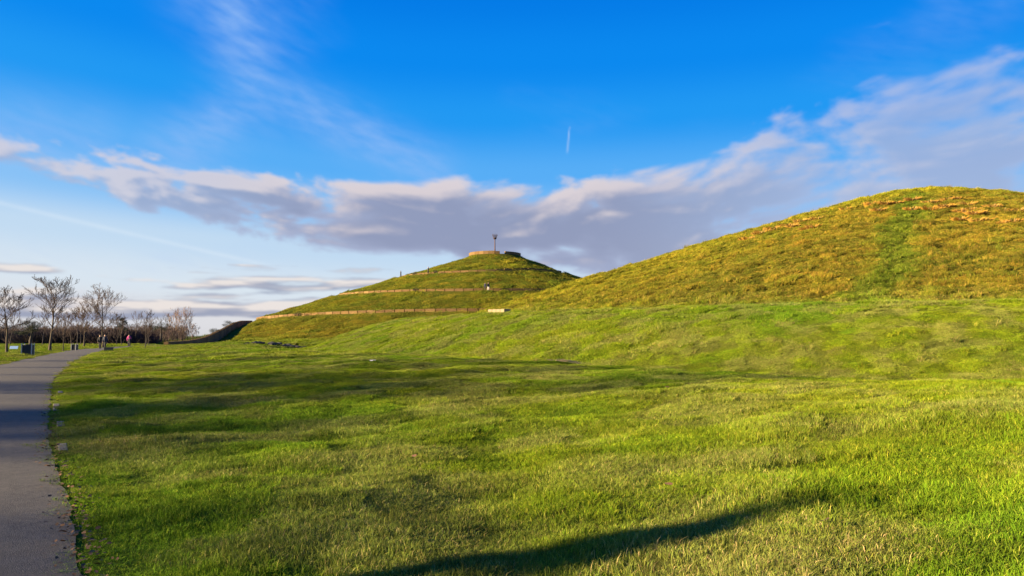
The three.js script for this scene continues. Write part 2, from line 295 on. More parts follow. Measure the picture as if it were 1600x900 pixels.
// ------------------------------------------------------------------ the path
{
  const pts = []; for (let i = 1; i < EDGE.length; i++) { const [a, b] = EDGE[i - 1], [c, d] = EDGE[i], n = Math.ceil(hypot(c - a, d - b) / 0.5); for (let k = 0; k < n; k++) pts.push([lerp(a, c, k / n), lerp(b, d, k / n)]); }
  // smooth the edge line
  for (let s = 0; s < 12; s++) for (let i = 1; i < pts.length - 1; i++) pts[i] = [(pts[i - 1][0] + 2 * pts[i][0] + pts[i + 1][0]) / 4, (pts[i - 1][1] + 2 * pts[i][1] + pts[i + 1][1]) / 4];
  const pos = [], uv = [], idx = [], M = 12; let run = 0;
  pts.forEach(([X, D], i) => {
    const a = pts[max(0, i - 1)], b = pts[min(pts.length - 1, i + 1)], l = hypot(b[0] - a[0], b[1] - a[1]), tx = (b[0] - a[0]) / l, td = (b[1] - a[1]) / l;
    if (i) run += hypot(X - pts[i - 1][0], D - pts[i - 1][1]);
    const rag = 0.10 * noise(run * 0.9, 3) + 0.06 * noise(run * 2.6, 9), rag2 = 0.10 * noise(run * 0.8, 33);
    for (let k = 0; k <= M; k++) { const w = lerp(0.05 + rag, -PATH_W + rag2, k / M), x = X + td * w, d = D - tx * w; pos.push(x, 0.012 + 0.03 * sin(PI * k / M) + 0.004 * noise(x * 1.2, d * 1.2), -d); uv.push(k / M * PATH_W / 2, run / 2); }
    if (i) for (let k = 0; k < M; k++) { const p = (i - 1) * (M + 1) + k, r = p + M + 1; idx.push(p, r, p + 1, p + 1, r, r + 1); }
  });
  const g = new THREE.BufferGeometry(); g.setAttribute('position', new THREE.Float32BufferAttribute(pos, 3)); g.setAttribute('uv', new THREE.Float32BufferAttribute(uv, 2)); g.setIndex(idx); g.computeVertexNormals();
  structure('path', g, new THREE.MeshStandardMaterial({ map: asphaltTex, bumpMap: asphaltBump, bumpScale: 0.004, roughness: 0.92, color: new THREE.Color(0.41, 0.385, 0.30) }), 'grey asphalt path curving away along the left edge of the field', 'path');
}

// ------------------------------------------------------------------ grass: patches of blades, set out by the hundred
function patch(seed, n, size, hMin, hMax, width, opts = {}) {
  const r = rng(seed), pos = [], col = [], idx = [];
  const clumps = Array.from({ length: opts.clumps ?? 24 }, () => [r() - 0.5, r() - 0.5, 0.6 + 0.8 * r(), r() * 6.28]);
  for (let b = 0; b < n; b++) {
    let x, z, hk = 1, la = r() * 6.283;
    if (r() < (opts.clumped ?? 0.7)) { const c = clumps[floor(r() * clumps.length)], a = r() * 6.283, d = (r() + r()) * 0.045 * (opts.spread ?? 1); x = (c[0] + d * cos(a)) * size; z = (c[1] + d * sin(a)) * size; hk = c[2]; la = r() < 0.6 ? a + (r() - 0.5) : c[3] + (r() - 0.5) * 1.5; } else { x = (r() - 0.5) * size; z = (r() - 0.5) * size; }
    const h = lerp(hMin, hMax, pow(r(), 1.3)) * hk, lean = (opts.lean ?? 0.55) * (0.3 + r()) * h, w = width * (0.6 + 0.8 * r()), fa = r() * 6.283, wx = cos(fa) * w / 2, wz = sin(fa) * w / 2, lx = cos(la) * lean, lz = sin(la) * lean, k = pos.length / 3;
    pos.push(x - wx, -0.02, z - wz, x + wx, -0.02, z + wz, x + lx * 0.38 - wx * 0.8, h * 0.62, z + lz * 0.38 - wz * 0.8, x + lx * 0.38 + wx * 0.8, h * 0.62, z + lz * 0.38 + wz * 0.8, x + lx, h * (1 - 0.25 * r()), z + lz);
    const dry = r() < (opts.dry ?? 0.12), t = 0.75 + 0.5 * r(), c = dry ? [2.3 * t, 1.55 * t, 3.6 * t] : [t * (0.85 + 0.3 * r()), t, t];
    for (let q = 0; q < 5; q++) col.push(...c);
    idx.push(k, k + 1, k + 2, k + 1, k + 3, k + 2, k + 2, k + 3, k + 4);
  }
  const g = new THREE.BufferGeometry(); g.setAttribute('position', new THREE.Float32BufferAttribute(pos, 3)); g.setAttribute('color', new THREE.Float32BufferAttribute(col, 3)); g.setIndex(idx); g.computeVertexNormals(); return g;
}
const bladeMat = new THREE.MeshPhysicalMaterial({ vertexColors: true, roughness: 0.85, transmission: 0.22, thickness: 0, ior: 1.35, specularIntensity: 0.2 });
const spots = {};   // kind -> list of placements
const put = (kind, X, D, s, hs, r, tint) => { (spots[kind] ??= []).push([X, D, s, hs, r() * 6.283, tint]); };
{
  const r = rng(404), inView = (X, D, m = 1.0) => D > -2 && abs(X) < 0.70 * max(0, D) + 3.5 * m;
  const nearPath = (q) => q < 0.12 && q > -PATH_W - 0.12;
  const scatter = (d0, d1, per, fn) => {   // per: patches per square metre at distance D
    for (let D = d0; D < d1;) { const step = max(0.25, D * 0.02), w = 0.70 * max(0, D) + 3.5, n = per(D) * step * 2 * w, k = floor(n) + (r() < n % 1 ? 1 : 0); for (let i = 0; i < k; i++) fn(((i + r()) / k * 2 - 1) * w, D + r() * step); D += step; }
  };
  // lawn, near
  scatter(2.5, 48, (D) => D < 14 ? 10 : D < 26 ? 7 : 5, (X, D) => {
    const q = edgeDist(X, D); if (nearPath(q)) return; const rh = hypot(X - HILL.x, D - HILL.d); if (rh < 68) return;
    const big = fbm(X * 0.9 + 2, D * 0.9, 3), k = 0.72 + 0.25 * r() + 0.6 * sstep(0.0, 0.5, big); const edge = sstep(0.1, 0.7, abs(q));
    put('lawn' + floor(r() * 4), X, D, (0.9 + 0.3 * r()), k * lerp(0.6, 1, edge) * (D > 26 ? 1.2 : 1), r, 0.6 + 0.75 * r());
  });
  // longer dark tufts, near
  scatter(3.5, 40, (D) => D < 20 ? 4.0 : 2.4, (X, D) => { const q = edgeDist(X, D); if (nearPath(q)) return; if (fbm(X * 0.8 + 50, D * 0.8, 2) < 0.12) return; put('tuft' + floor(r() * 2), X, D, 0.7 + 0.6 * r(), 0.5 + 0.5 * r(), r, 0.38 + 0.5 * r()); });
  // field and bank, middle distance
  scatter(44, 150, (D) => D < 75 ? 4.2 : 1.6, (X, D) => {
    const q = edgeDist(X, D); if (nearPath(q) || (abs(q) < 0.5)) return; const rh = hypot(X - HILL.x, D - HILL.d), rb = hypot(X - BEACON.x, D - BEACON.d);
    if (rh < 67 || rb < 88 || D > 130 && X > 10) return; if (X > HILL.x - 20 && D > HILL.d) return;
    put('mid' + floor(r() * 3), X, D, 0.9 + 0.3 * r(), 0.55 + 0.4 * r() + 1.1 * sstep(0, 0.5, fbm(X * 0.7 + 2, D * 0.7, 2)), r, 0.65 + 0.65 * r());
  });
  // the right-hand mound
  for (let i = 0; i < 52000; i++) {
    const a = (r() * 250 - 205) * PI / 180, rr = 69 * sqrt(r()), X = HILL.x + rr * sin(a), D = HILL.d - rr * cos(a); if (X > 90) continue;
    const n = fbm(X * 0.55 + 8, D * 0.55 + 3, 3);
    put('rough' + floor(r() * 3), X, D, 0.7 + 0.5 * r(), 0.4 + 0.4 * r() + 1.5 * sstep(0.0, 0.55, n), r, 0.45 + 0.95 * r());
  }
  // tussocks standing out of the rough turf and the bank
  for (let i = 0; i < 2600; i++) { const a = (r() * 250 - 205) * PI / 180, rr = 68 * sqrt(r()), X = HILL.x + rr * sin(a), D = HILL.d - rr * cos(a); if (X > 90 || fbm(X * 0.12 + 4, D * 0.12, 2) < -0.1) continue; put('tussock' + floor(r() * 2), X, D, 0.8 + 1.0 * r(), 0.6 + 0.9 * r(), r, 0.4 + 0.9 * r()); }
  for (let i = 0; i < 900; i++) { const a = (r() * 130 - 100) * PI / 180, rr = lerp(70, 88, r()), X = HILL.x + rr * sin(a), D = HILL.d - rr * cos(a); put('tussock' + floor(r() * 2), X, D, 0.5 + 0.5 * r(), 0.35 + 0.4 * r(), r, 0.5 + 0.5 * r()); }
  // the beacon mound
  for (let i = 0; i < 15000; i++) {
    const phi = r() * 230 - 115, rr = lerp(BEACON.r + 0.9, 93, sqrt(r())); let skip = false; for (let k = 0; k < 3; k++) { const w = wallR(k, phi); if (rr > w - 1.3 && rr < w + 2.9) skip = true; } if (skip) continue;
    const [X, D] = polar(rr, phi); if (X < -48 && D > 121 && D < 228) { const l = laneCut(X, D); if (l < 4 && l > -0.8) continue; }
    put('far' + floor(r() * 2), X, D, 0.7 + 0.5 * r(), 0.4 + 0.4 * r() + 1.6 * sstep(0.05, 0.5, fbm(X * 0.3, D * 0.3 + 9, 2)), r, 0.55 + 0.8 * r());
  }
  // far flat grass on the left, under the trees
  for (let i = 0; i < 5000; i++) { const D = lerp(100, 230, r()), X = lerp(-150, -45, r()); const q = edgeDist(X, D); if (nearPath(q) || abs(q) < 1.2) continue; if (hypot(X - BEACON.x, D - BEACON.d) < 92) continue; put('far' + floor(r() * 2), X, D, 1, 0.45 + 0.4 * r(), r, 0.75 + 0.4 * r()); }
  for (let i = 0; i < 2500; i++) { const D = lerp(2, 100, r()), X = lerp(-75, -8, r()); if (inView(X, D)) continue; const q = edgeDist(X, D); if (q > -PATH_W - 0.5) continue; put('mid' + floor(r() * 3), X, D, 1.1, 0.8, r, 0.9); }
}
{
  const kinds = {
    lawn: (i) => patch(10 + i, 1200, 0.66, 0.026, 0.058, 0.0034, { dry: 0.10, lean: 1.15, clumps: 30, clumped: 0.55 }),
    tuft: (i) => patch(40 + i, 190, 0.42, 0.05, 0.12, 0.005, { dry: 0.06, clumps: 7, clumped: 0.95, spread: 2.2, lean: 0.6 }),
    mid: (i) => patch(50 + i, 760, 1.1, 0.05, 0.12, 0.010, { dry: 0.10, clumps: 34, clumped: 0.55, lean: 1.0 }),
    rough: (i) => patch(60 + i, 330, 0.95, 0.07, 0.20, 0.016, { dry: 0.12, clumps: 14, clumped: 0.75, lean: 1.0 }),
    tussock: (i) => patch(80 + i, 120, 0.6, 0.16, 0.34, 0.014, { dry: 0.15, clumps: 2, clumped: 1, spread: 4, lean: 0.7 }),
    far: (i) => patch(70 + i, 520, 2.8, 0.09, 0.24, 0.035, { dry: 0.08, clumps: 30, lean: 0.8 }),
  };
  const what = { lawn: ['short lawn grass covering the near field', 'grass'], tuft: ['longer green tufts scattered in the near lawn', 'grass'], mid: ['mown grass over the bank and the middle of the field', 'grass'], tussock: ['thick green and brown tussocks scattered over the right mound and bank', 'grass'], rough: ['rough tussocky grass covering the right mound', 'grass'], far: ['distant turf on the terraced mound and under the trees', 'grass'] };
  const m = new THREE.Matrix4(), color = new THREE.Color();
  for (const key of Object.keys(spots)) {
    const kind = key.slice(0, -1), list = spots[key], geo = kinds[kind](+key.slice(-1)), im = new THREE.InstancedMesh(geo, bladeMat, list.length);
    im.name = numbered({ lawn: 'lawn_grass', tuft: 'grass_tufts', mid: 'field_grass', rough: 'rough_grass', tussock: 'grass_tussocks', far: 'distant_grass' }[kind]);
    list.forEach(([X, D, s, hs, a, tint], i) => {
      const e = kind === 'far' ? 1.0 : kind === 'rough' ? 0.5 : 0.28, h = heightAt(X, D), sx = (heightAt(X + e, D) - heightAt(X - e, D)) / (2 * e), sz = -(heightAt(X, D + e) - heightAt(X, D - e)) / (2 * e), c = cos(a), n = sin(a), kx = clamp(sx, -0.7, 0.7), kz = clamp(sz, -0.7, 0.7);
      m.set(c * s, 0, n * s, X, (c * kx - n * kz) * s, hs, (n * kx + c * kz) * s, h, -n * s, 0, c * s, -D, 0, 0, 0, 1);
      im.setMatrixAt(i, m); const g = grassColor(X, D); color.setRGB(g[0] * tint, g[1] * tint, g[2] * tint); im.setColorAt(i, color);
    });
    im.castShadow = im.receiveShadow = true; tag(im, what[kind][0], what[kind][1], null, 'stuff'); scene.add(im);
  }
}
const Y = (X, D) => heightAt(X, D);
const std = (r, g, b, rough = 0.9, extra = {}) => new THREE.MeshStandardMaterial({ color: new THREE.Color(r, g, b), roughness: rough, ...extra });
// ------------------------------------------------------------------ stone walls of the beacon mound, basket by basket
{
  const basket = new RoundedBoxGeometry(1, 1, 1, 1, 0.04);
  const tones = [[0.28, 0.17, 0.052], [0.24, 0.14, 0.045], [0.33, 0.21, 0.075], [0.22, 0.13, 0.045], [0.28, 0.175, 0.065]].map(([a, b, c]) => std(a, b, c, 0.95, { map: stoneTex, bumpMap: stoneBump, bumpScale: 0.08 }));
  const r = rng(8);
  const names = ['low long buff stone wall near the foot of the terraced mound', 'middle stone retaining wall halfway up the terraced mound', 'upper stone retaining wall rising to the right below the summit ring'];
  for (let k = 0; k < 3; k++) {
    const wall = thing('retaining_wall', names[k], 'wall', [BEACON.x, 0, -BEACON.d], 0, 'stone walls of the terraced mound');
    for (let phi = -114; phi < 114;) {
      const w = wallR(k, phi), dphi = 2.3 / w * 180 / PI, pm = phi + dphi / 2, rm = wallR(k, pm) - 0.22, base = coneH(wallR(k, pm) + 1.1, pm);
      const [X0, D0] = polar(wallR(k, phi), phi), [X1, D1] = polar(wallR(k, phi + dphi), phi + dphi), L = hypot(X1 - X0, D1 - D0);
      const [X, D] = polar(rm, pm), m = part('stone_basket', basket, tones[floor(r() * 5)], wall), hh = WALLS[k].h + 0.42;
      m.scale.set(L - 0.16, hh + 0.06 * (r() - 0.5), 0.45); m.position.set(X - BEACON.x, base - 0.5 + hh / 2, -(D - BEACON.d)); m.rotation.y = atan2(D1 - D0, X1 - X0) + 0.01 * (r() - 0.5);
      phi += dphi;
    }
  }
  const ring = thing('summit_ring_wall', 'broken ring of stone blocks around the summit under the beacon', 'wall', [BEACON.x, BEACON.h, -BEACON.d], 0, 'stone walls of the terraced mound');
  const N = 30; for (let i = 0; i < N; i++) {
    const phi = -180 + 360 * (i + 0.5) / N; if (phi > 15 && phi < 27) continue;
    const m = part('stone_basket', basket, tones[floor(r() * 5)], ring), a = phi * PI / 180, h = phi > 0 && phi < 90 ? 1.5 : 1.6;
    m.scale.set(2 * 7.3 * Math.tan(PI / N) + 0.02, h, 0.5); m.position.set(7.3 * sin(a), -0.75 + h / 2, 7.3 * cos(a)); m.rotation.y = a;
  }
  // the dark wall along the lane at the left foot of the mound
  const lane = thing('lane_wall', 'dark retaining wall climbing the left shoulder of the terraced mound', 'wall', [-54, 0, -121]);
  const pts = []; for (let i = 1; i < LANE.length; i++) { const a = LANE[i - 1], b = LANE[i], n = Math.ceil(hypot(b[0] - a[0], b[1] - a[1]) / 2.4); for (let k = 0; k < n; k++) { const t = k / n; pts.push([lerp(a[0], b[0], t), lerp(a[1], b[1], t), lerp(a[2], b[2], t)]); } }
  pts.push(LANE[LANE.length - 1]);
  for (let i = 1; i < pts.length; i++) {
    const [x0, d0, t0] = pts[i - 1], [x1, d1, t1] = pts[i], L = hypot(x1 - x0, d1 - d0), t = (t0 + t1) / 2, g = Y((x0 + x1) / 2 + 0.8, (d0 + d1) / 2), b = min(g - 0.6, t - 0.8), m = part('wall_block', basket, tones[floor(r() * 5)], lane);
    m.scale.set(0.7, t - b, L + 0.04); m.position.set((x0 + x1) / 2 + 54, (t + b) / 2, -((d0 + d1) / 2 - 121)); m.rotation.set(0, atan2(x1 - x0, -(d1 - d0)), 0);
    m.rotation.y = -atan2(x1 - x0, d1 - d0);
  }
}
// ------------------------------------------------------------------ the beacon
{
  const b = thing('beacon', 'iron fire beacon with a crown basket on the summit of the terraced mound', 'beacon', [BEACON.x, BEACON.h, -BEACON.d]);
  const iron = std(0.05, 0.03, 0.03, 0.7, { metalness: 0.3 }), rust = std(0.09, 0.045, 0.032, 0.85);
  part('plinth', new THREE.LatheGeometry([[0, 0], [0.95, 0], [0.95, 0.9], [0.72, 1.0], [0.72, 1.45], [0.4, 1.55], [0, 1.55]].map((p) => new THREE.Vector2(...p)), 8), std(0.20, 0.11, 0.07, 0.95, { map: stoneTex }), b);
  part('mast', new THREE.LatheGeometry([[0.2, 1.5], [0.17, 2.2], [0.13, 5.0], [0.13, 5.25]].map((p) => new THREE.Vector2(...p)), 10), rust, b);
  part('bowl', new THREE.LatheGeometry([[0.13, 4.95], [0.42, 5.1], [0.52, 5.5], [0.48, 5.5], [0.36, 5.2], [0.05, 5.05]].map((p) => new THREE.Vector2(...p)), 16), iron, b);
  const basket = part('fire_basket', new THREE.TorusGeometry(0.58, 0.05, 5, 20).rotateX(PI / 2).translate(0, 5.75, 0), iron, b);
  part('hoop', new THREE.TorusGeometry(0.72, 0.05, 5, 20).rotateX(PI / 2).translate(0, 6.15, 0), iron, basket);
  for (let i = 0; i < 10; i++) { const a = i * PI / 5, c = new THREE.CatmullRomCurve3([[0.45, 5.4], [0.56, 5.75], [0.7, 6.15], [0.62, 6.6]].map(([q, y]) => new THREE.Vector3(q * cos(a), y, q * sin(a)))); part('prong', new THREE.TubeGeometry(c, 6, 0.035, 5), iron, basket); }
}
// ------------------------------------------------------------------ the stone seat on the bank
{
  const D = 69.5, X = -1.15, s = thing('stone_seat', 'pale stone block seat with a lit face on the edge of the bank', 'seat', [X, Y(X, D) - 0.05, -D], -0.72); s.scale.setScalar(0.86);
  const m = std(0.50, 0.40, 0.24, 0.9, { map: stoneTex, bumpMap: stoneBump, bumpScale: 0.03 });
  for (let i = 0; i < 4; i++) { const g = new RoundedBoxGeometry(0.56, 0.52 + 0.015 * (i % 2), 1.0, 2, 0.03); part('seat_block', g.translate(-0.87 + 0.58 * i, 0.26, 0), m, s); }
  part('plinth', new THREE.BoxGeometry(2.2, 0.14, 0.62).translate(0, 0.0, 0), m, s);
}
// ------------------------------------------------------------------ trees
function tubeInto(out, pts, radii, sides) {
  const base = out.pos.length / 3, up = new THREE.Vector3(0.31, 0.2, 0.93), t = new THREE.Vector3(), n = new THREE.Vector3(), b = new THREE.Vector3();
  pts.forEach((p, i) => {
    t.subVectors(pts[min(i + 1, pts.length - 1)], pts[max(i - 1, 0)]).normalize(); n.crossVectors(t, up).normalize(); b.crossVectors(t, n);
    for (let k = 0; k < sides; k++) { const a = k / sides * 2 * PI, c = cos(a) * radii[i], s = sin(a) * radii[i]; out.pos.push(p.x + n.x * c + b.x * s, p.y + n.y * c + b.y * s, p.z + n.z * c + b.z * s); out.uv.push(k / sides, p.y * 0.5); }
    if (i) for (let k = 0; k < sides; k++) { const a0 = base + (i - 1) * sides + k, a1 = base + (i - 1) * sides + (k + 1) % sides; out.idx.push(a0, a1, a0 + sides, a1, a1 + sides, a0 + sides); }
  });
}
const tubeGeo = (o) => { const g = new THREE.BufferGeometry(); g.setAttribute('position', new THREE.Float32BufferAttribute(o.pos, 3)); g.setAttribute('uv', new THREE.Float32BufferAttribute(o.uv, 2)); g.setIndex(o.idx); g.computeVertexNormals(); return g; };
function bareTree(seed, { height = 7.5, bole = 2.2, radius = 0.15, limbs = 11, up = 0.5, reach = 0.45, kids = [6, 6, 4], twig = 0.010, stems = 1 }) {
  const r = rng(seed), trunk = { pos: [], uv: [], idx: [] }, crown = { pos: [], uv: [], idx: [] }, V = (x, y, z) => new THREE.Vector3(x, y, z);
  const branch = (p, dir, len, rad, level) => {
    const n = level === 0 ? 5 : level === 1 ? 4 : 3, pts = [p.clone()], rs = [rad], d = dir.clone(); let q = p.clone();
    for (let i = 1; i < n; i++) { d.add(V((r() - 0.5) * 0.45, (r() - 0.3) * 0.28, (r() - 0.5) * 0.45)).normalize(); q = q.clone().addScaledVector(d, len / (n - 1)); pts.push(q); rs.push(lerp(rad, max(twig * 0.5, rad * 0.35), i / (n - 1))); }
    tubeInto(crown, pts, rs, level < 1 ? 5 : level < 2 ? 4 : 3);
    if (level >= kids.length) return;
    for (let k = 0; k < kids[level]; k++) {
      const t = lerp(0.25, 1, (k + r()) / kids[level]), f = t * (n - 1), i = min(n - 2, floor(f)), at = pts[i].clone().lerp(pts[i + 1], f - i), ax = pts[i + 1].clone().sub(pts[i]).normalize();
      const side = V(r() - 0.5, (r() - 0.35) * 0.8, r() - 0.5).normalize(), nd = ax.multiplyScalar(0.75).addScaledVector(side, 0.75).add(V(0, 0.14, 0)).normalize();
      branch(at, nd, len * lerp(0.36, 0.62, r()) * (1.1 - 0.4 * t), max(twig, lerp(rad, rad * 0.35, t) * 0.55), level + 1);
    }
  };
  for (let s = 0; s < stems; s++) {
    const n = 8, pts = [], rs = [], ox = stems > 1 ? (s - (stems - 1) / 2) * height * 0.075 : 0, oz = stems > 1 ? (r() - 0.5) * 1.2 : 0, lean = V((r() - 0.5) * 0.12 + (stems > 1 ? ox * 0.05 : 0), 1, (r() - 0.5) * 0.12), hh = height * (stems > 1 ? 0.8 + 0.2 * r() : 1); let q = V(ox, -0.25, oz);
    for (let i = 0; i < n; i++) { pts.push(q.clone()); rs.push(radius * lerp(i === 0 ? 1.35 : 1, 0.12, pow(i / (n - 1), 0.9))); lean.add(V((r() - 0.5) * 0.16, 0, (r() - 0.5) * 0.16)); lean.y = 1; q.addScaledVector(lean, hh * 0.94 / (n - 1)); }
    tubeInto(trunk, pts, rs, 8);
    for (let k = 0; k < limbs; k++) {
      const y0 = bole / hh, t = lerp(y0, 0.97, pow((k + r() * 0.8) / limbs, 0.9)), f = t * (n - 1), i = min(n - 2, floor(f)), at = pts[i].clone().lerp(pts[i + 1], f - i), a = k * 2.4 + r() * 0.9, u = lerp(up * 0.75, up * 1.8, t) * (0.8 + 0.4 * r());
      const prof = pow(sin(PI * clamp(0.18 + 0.75 * (t - y0) / (1 - y0))), 0.8);
      branch(at, V(cos(a), u, sin(a)).normalize(), hh * reach * (0.35 + 0.75 * prof) * (0.8 + 0.4 * r()), lerp(rs[i], rs[i + 1], f - i) * 0.55, 0);
    }
  }
  return { trunk: tubeGeo(trunk), crown: tubeGeo(crown) };
}
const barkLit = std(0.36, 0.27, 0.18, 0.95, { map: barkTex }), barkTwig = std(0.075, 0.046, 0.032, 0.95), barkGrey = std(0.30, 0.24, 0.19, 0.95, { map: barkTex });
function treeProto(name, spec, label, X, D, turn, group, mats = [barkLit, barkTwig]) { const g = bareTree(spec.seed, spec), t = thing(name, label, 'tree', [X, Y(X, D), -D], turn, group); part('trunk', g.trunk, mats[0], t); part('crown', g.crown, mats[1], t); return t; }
const GT = 'bare trees along the path';
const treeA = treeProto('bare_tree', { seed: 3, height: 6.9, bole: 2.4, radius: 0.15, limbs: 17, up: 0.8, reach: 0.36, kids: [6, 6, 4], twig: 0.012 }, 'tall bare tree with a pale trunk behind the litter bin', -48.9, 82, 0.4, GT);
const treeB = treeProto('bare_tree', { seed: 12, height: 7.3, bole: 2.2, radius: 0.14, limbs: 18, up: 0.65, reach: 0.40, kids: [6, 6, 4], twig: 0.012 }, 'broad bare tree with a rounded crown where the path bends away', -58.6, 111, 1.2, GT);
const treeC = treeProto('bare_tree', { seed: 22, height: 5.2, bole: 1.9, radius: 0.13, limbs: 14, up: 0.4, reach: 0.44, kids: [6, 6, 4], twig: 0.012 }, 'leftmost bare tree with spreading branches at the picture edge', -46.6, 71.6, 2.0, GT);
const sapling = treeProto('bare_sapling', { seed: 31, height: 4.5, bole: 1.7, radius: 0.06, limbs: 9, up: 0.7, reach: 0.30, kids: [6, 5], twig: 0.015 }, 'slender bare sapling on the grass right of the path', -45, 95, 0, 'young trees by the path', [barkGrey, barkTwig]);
const YOUNG = 'young trees by the path';
copyOf(sapling, 'bare_sapling', 'thin pale sapling just right of the tall bare tree', [-46.9, 0, -81], 1.3, [0.9, 0.88, 0.9], YOUNG);
copyOf(sapling, 'bare_sapling', 'small pale sapling beside the dark bin at the path edge', [-53.2, 0, -95], 2.6, [1.2, 1.05, 1.2], YOUNG);
copyOf(sapling, 'bare_sapling', 'small sapling at the wood edge behind the slender sapling', [-58.6, 0, -125], 4.0, [1, 0.8, 1], YOUNG);
copyOf(treeC, 'bare_tree', 'bare tree with low branches just left of the broad rounded tree', [-60.8, 0, -110], 4.4, [0.95, 1.05, 0.95], GT);
// trees left of the frame, whose shade falls across the path and the lawn
[[treeC, -22, 1.9, 0.3, 0.8], [treeC, -30, 6.2, 1.9, 1.05], [treeB, -24, 13.5, 3.1, 1.05], [treeA, -27, 18.5, 0.9, 1.05], [treeB, -31, 23.5, 5.0, 1.1], [treeB, -34, 29, 2.2, 1.1], [treeA, -39, 37, 4.1, 1.0], [treeC, -44, 47, 0.2, 1.1]].forEach(([t, X, D, turn, s], i) => copyOf(t, 'bare_tree', ['first', 'second', 'third', 'fourth', 'fifth', 'sixth', 'seventh', 'eighth'][i] + ' of the bare trees left of the path beyond the picture edge', [X, Y(X, D), -D], turn, s, GT));
// wood edge: trees one can tell apart
const woodTree = treeProto('woodland_tree', { seed: 41, height: 6.5, bole: 2.3, radius: 0.09, limbs: 9, up: 0.9, reach: 0.32, kids: [4, 4], twig: 0.022 }, 'thin woodland tree at the far left of the dark wood', -92, 142, 0, 'trees at the edge of the far wood', [barkGrey, barkTwig]);
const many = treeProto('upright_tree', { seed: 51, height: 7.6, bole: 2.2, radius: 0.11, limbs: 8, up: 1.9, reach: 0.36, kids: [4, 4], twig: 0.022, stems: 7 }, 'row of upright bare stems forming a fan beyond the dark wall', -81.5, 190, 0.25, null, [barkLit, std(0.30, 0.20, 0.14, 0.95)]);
[[-88, 150], [-80, 132], [-79, 139], [-74, 133], [-72, 141], [-78, 152], [-69, 137], [-73, 150], [-68, 144], [-75, 162], [-79, 175], [-74, 165], [-98, 160], [-86, 130]].forEach(([X, D], i) => copyOf(woodTree, 'woodland_tree', 'slim bare tree at the edge of the dark wood behind the path', [X, Y(X, D), -D], i * 1.7, [0.9 + 0.02 * (i % 5), 0.72 + 0.07 * (i % 4), 0.9], 'trees at the edge of the far wood'));
woodTree.userData.label = 'slim bare tree at the edge of the dark wood behind the path';
// evergreens: clumps of needle-like faces on a trunk
function needles(seed, clumps, per, size) { const r = rng(seed), pos = [], idx = []; for (const [cx, cy, cz, rx, ry, rz] of clumps) for (let i = 0; i < per; i++) { const a = r() * 6.283, u = r() * 2 - 1, q = pow(r(), 0.4), s = sqrt(1 - u * u), x = cx + rx * q * s * cos(a), y = cy + ry * q * u, z = cz + rz * q * s * sin(a), k = pos.length / 3, d = () => (r() - 0.5) * 2 * size; pos.push(x, y, z, x + d(), y + d(), z + d(), x + d(), y + d() * 0.6, z + d()); idx.push(k, k + 1, k + 2); } const g = new THREE.BufferGeometry(); g.setAttribute('position', new THREE.Float32BufferAttribute(pos, 3)); g.setIndex(idx); g.computeVertexNormals(); return g; }
const needleMat = std(0.022, 0.032, 0.012, 0.9), needleBrown = std(0.05, 0.038, 0.022, 0.9);
function pine(seed, label, X, D, h, w, layered, per = 260, size = 0.10) {
  const t = thing('pine_tree', label, 'tree', [X, Y(X, D), -D], seed, 'dark evergreens at the wood edge'), r = rng(seed), o = { pos: [], uv: [], idx: [] };
  tubeInto(o, [0, 0.3, 0.6, 0.95].map((q, i) => new THREE.Vector3((r() - 0.5) * 0.2, q * h - 0.2, 0)), [0.24, 0.2, 0.15, 0.05], 7); part('trunk', tubeGeo(o), barkGrey, t);
  const cl = []; const n = layered ? 16 : 12; for (let i = 0; i < n; i++) { const a = r() * 6.28, q = i / n, y = layered ? h * lerp(0.5, 0.98, q) : h * lerp(0.55, 0.9, r()), d = (layered ? lerp(1, 0.15, q) : sqrt(1 - pow((y / h - 0.72) / 0.22, 2) * 0.8)) * w * (0.3 + 0.7 * r()) * 0.5; cl.push([cos(a) * d, y, sin(a) * d, w * 0.24, layered ? 0.22 : h * 0.1, w * 0.24]); }
  part('crown', needles(seed + 1, cl, per, size), needleMat, t);
}
pine(5, 'round headed dark pine left of the upright stems', -77, 170, 4.9, 3.4, false);
pine(6, 'dark pointed evergreen behind the person in pink', -75.5, 150, 5.2, 2.2, true);
pine(7, 'low spreading dark evergreen behind the litter bin', -69.5, 112, 3.9, 4.2, true);
pine(8, 'dark pine showing just above the dark wall', -84.5, 221, 4.3, 4.0, false);
pine(9, 'second dark pine above the dark wall, nearer the mound', -86, 236, 4.6, 4.2, false);
pine(15, 'first of two unseen evergreens added beyond the picture edge to shade the path and lawn', -30, 11.5, 7.2, 8.5, false, 620, 0.15);  // this pair is out of view, added to throw a broad band of shade
pine(16, 'second of two unseen evergreens added beyond the picture edge to shade the path and lawn', -33.5, 18.5, 7.0, 8.5, false, 620, 0.15);
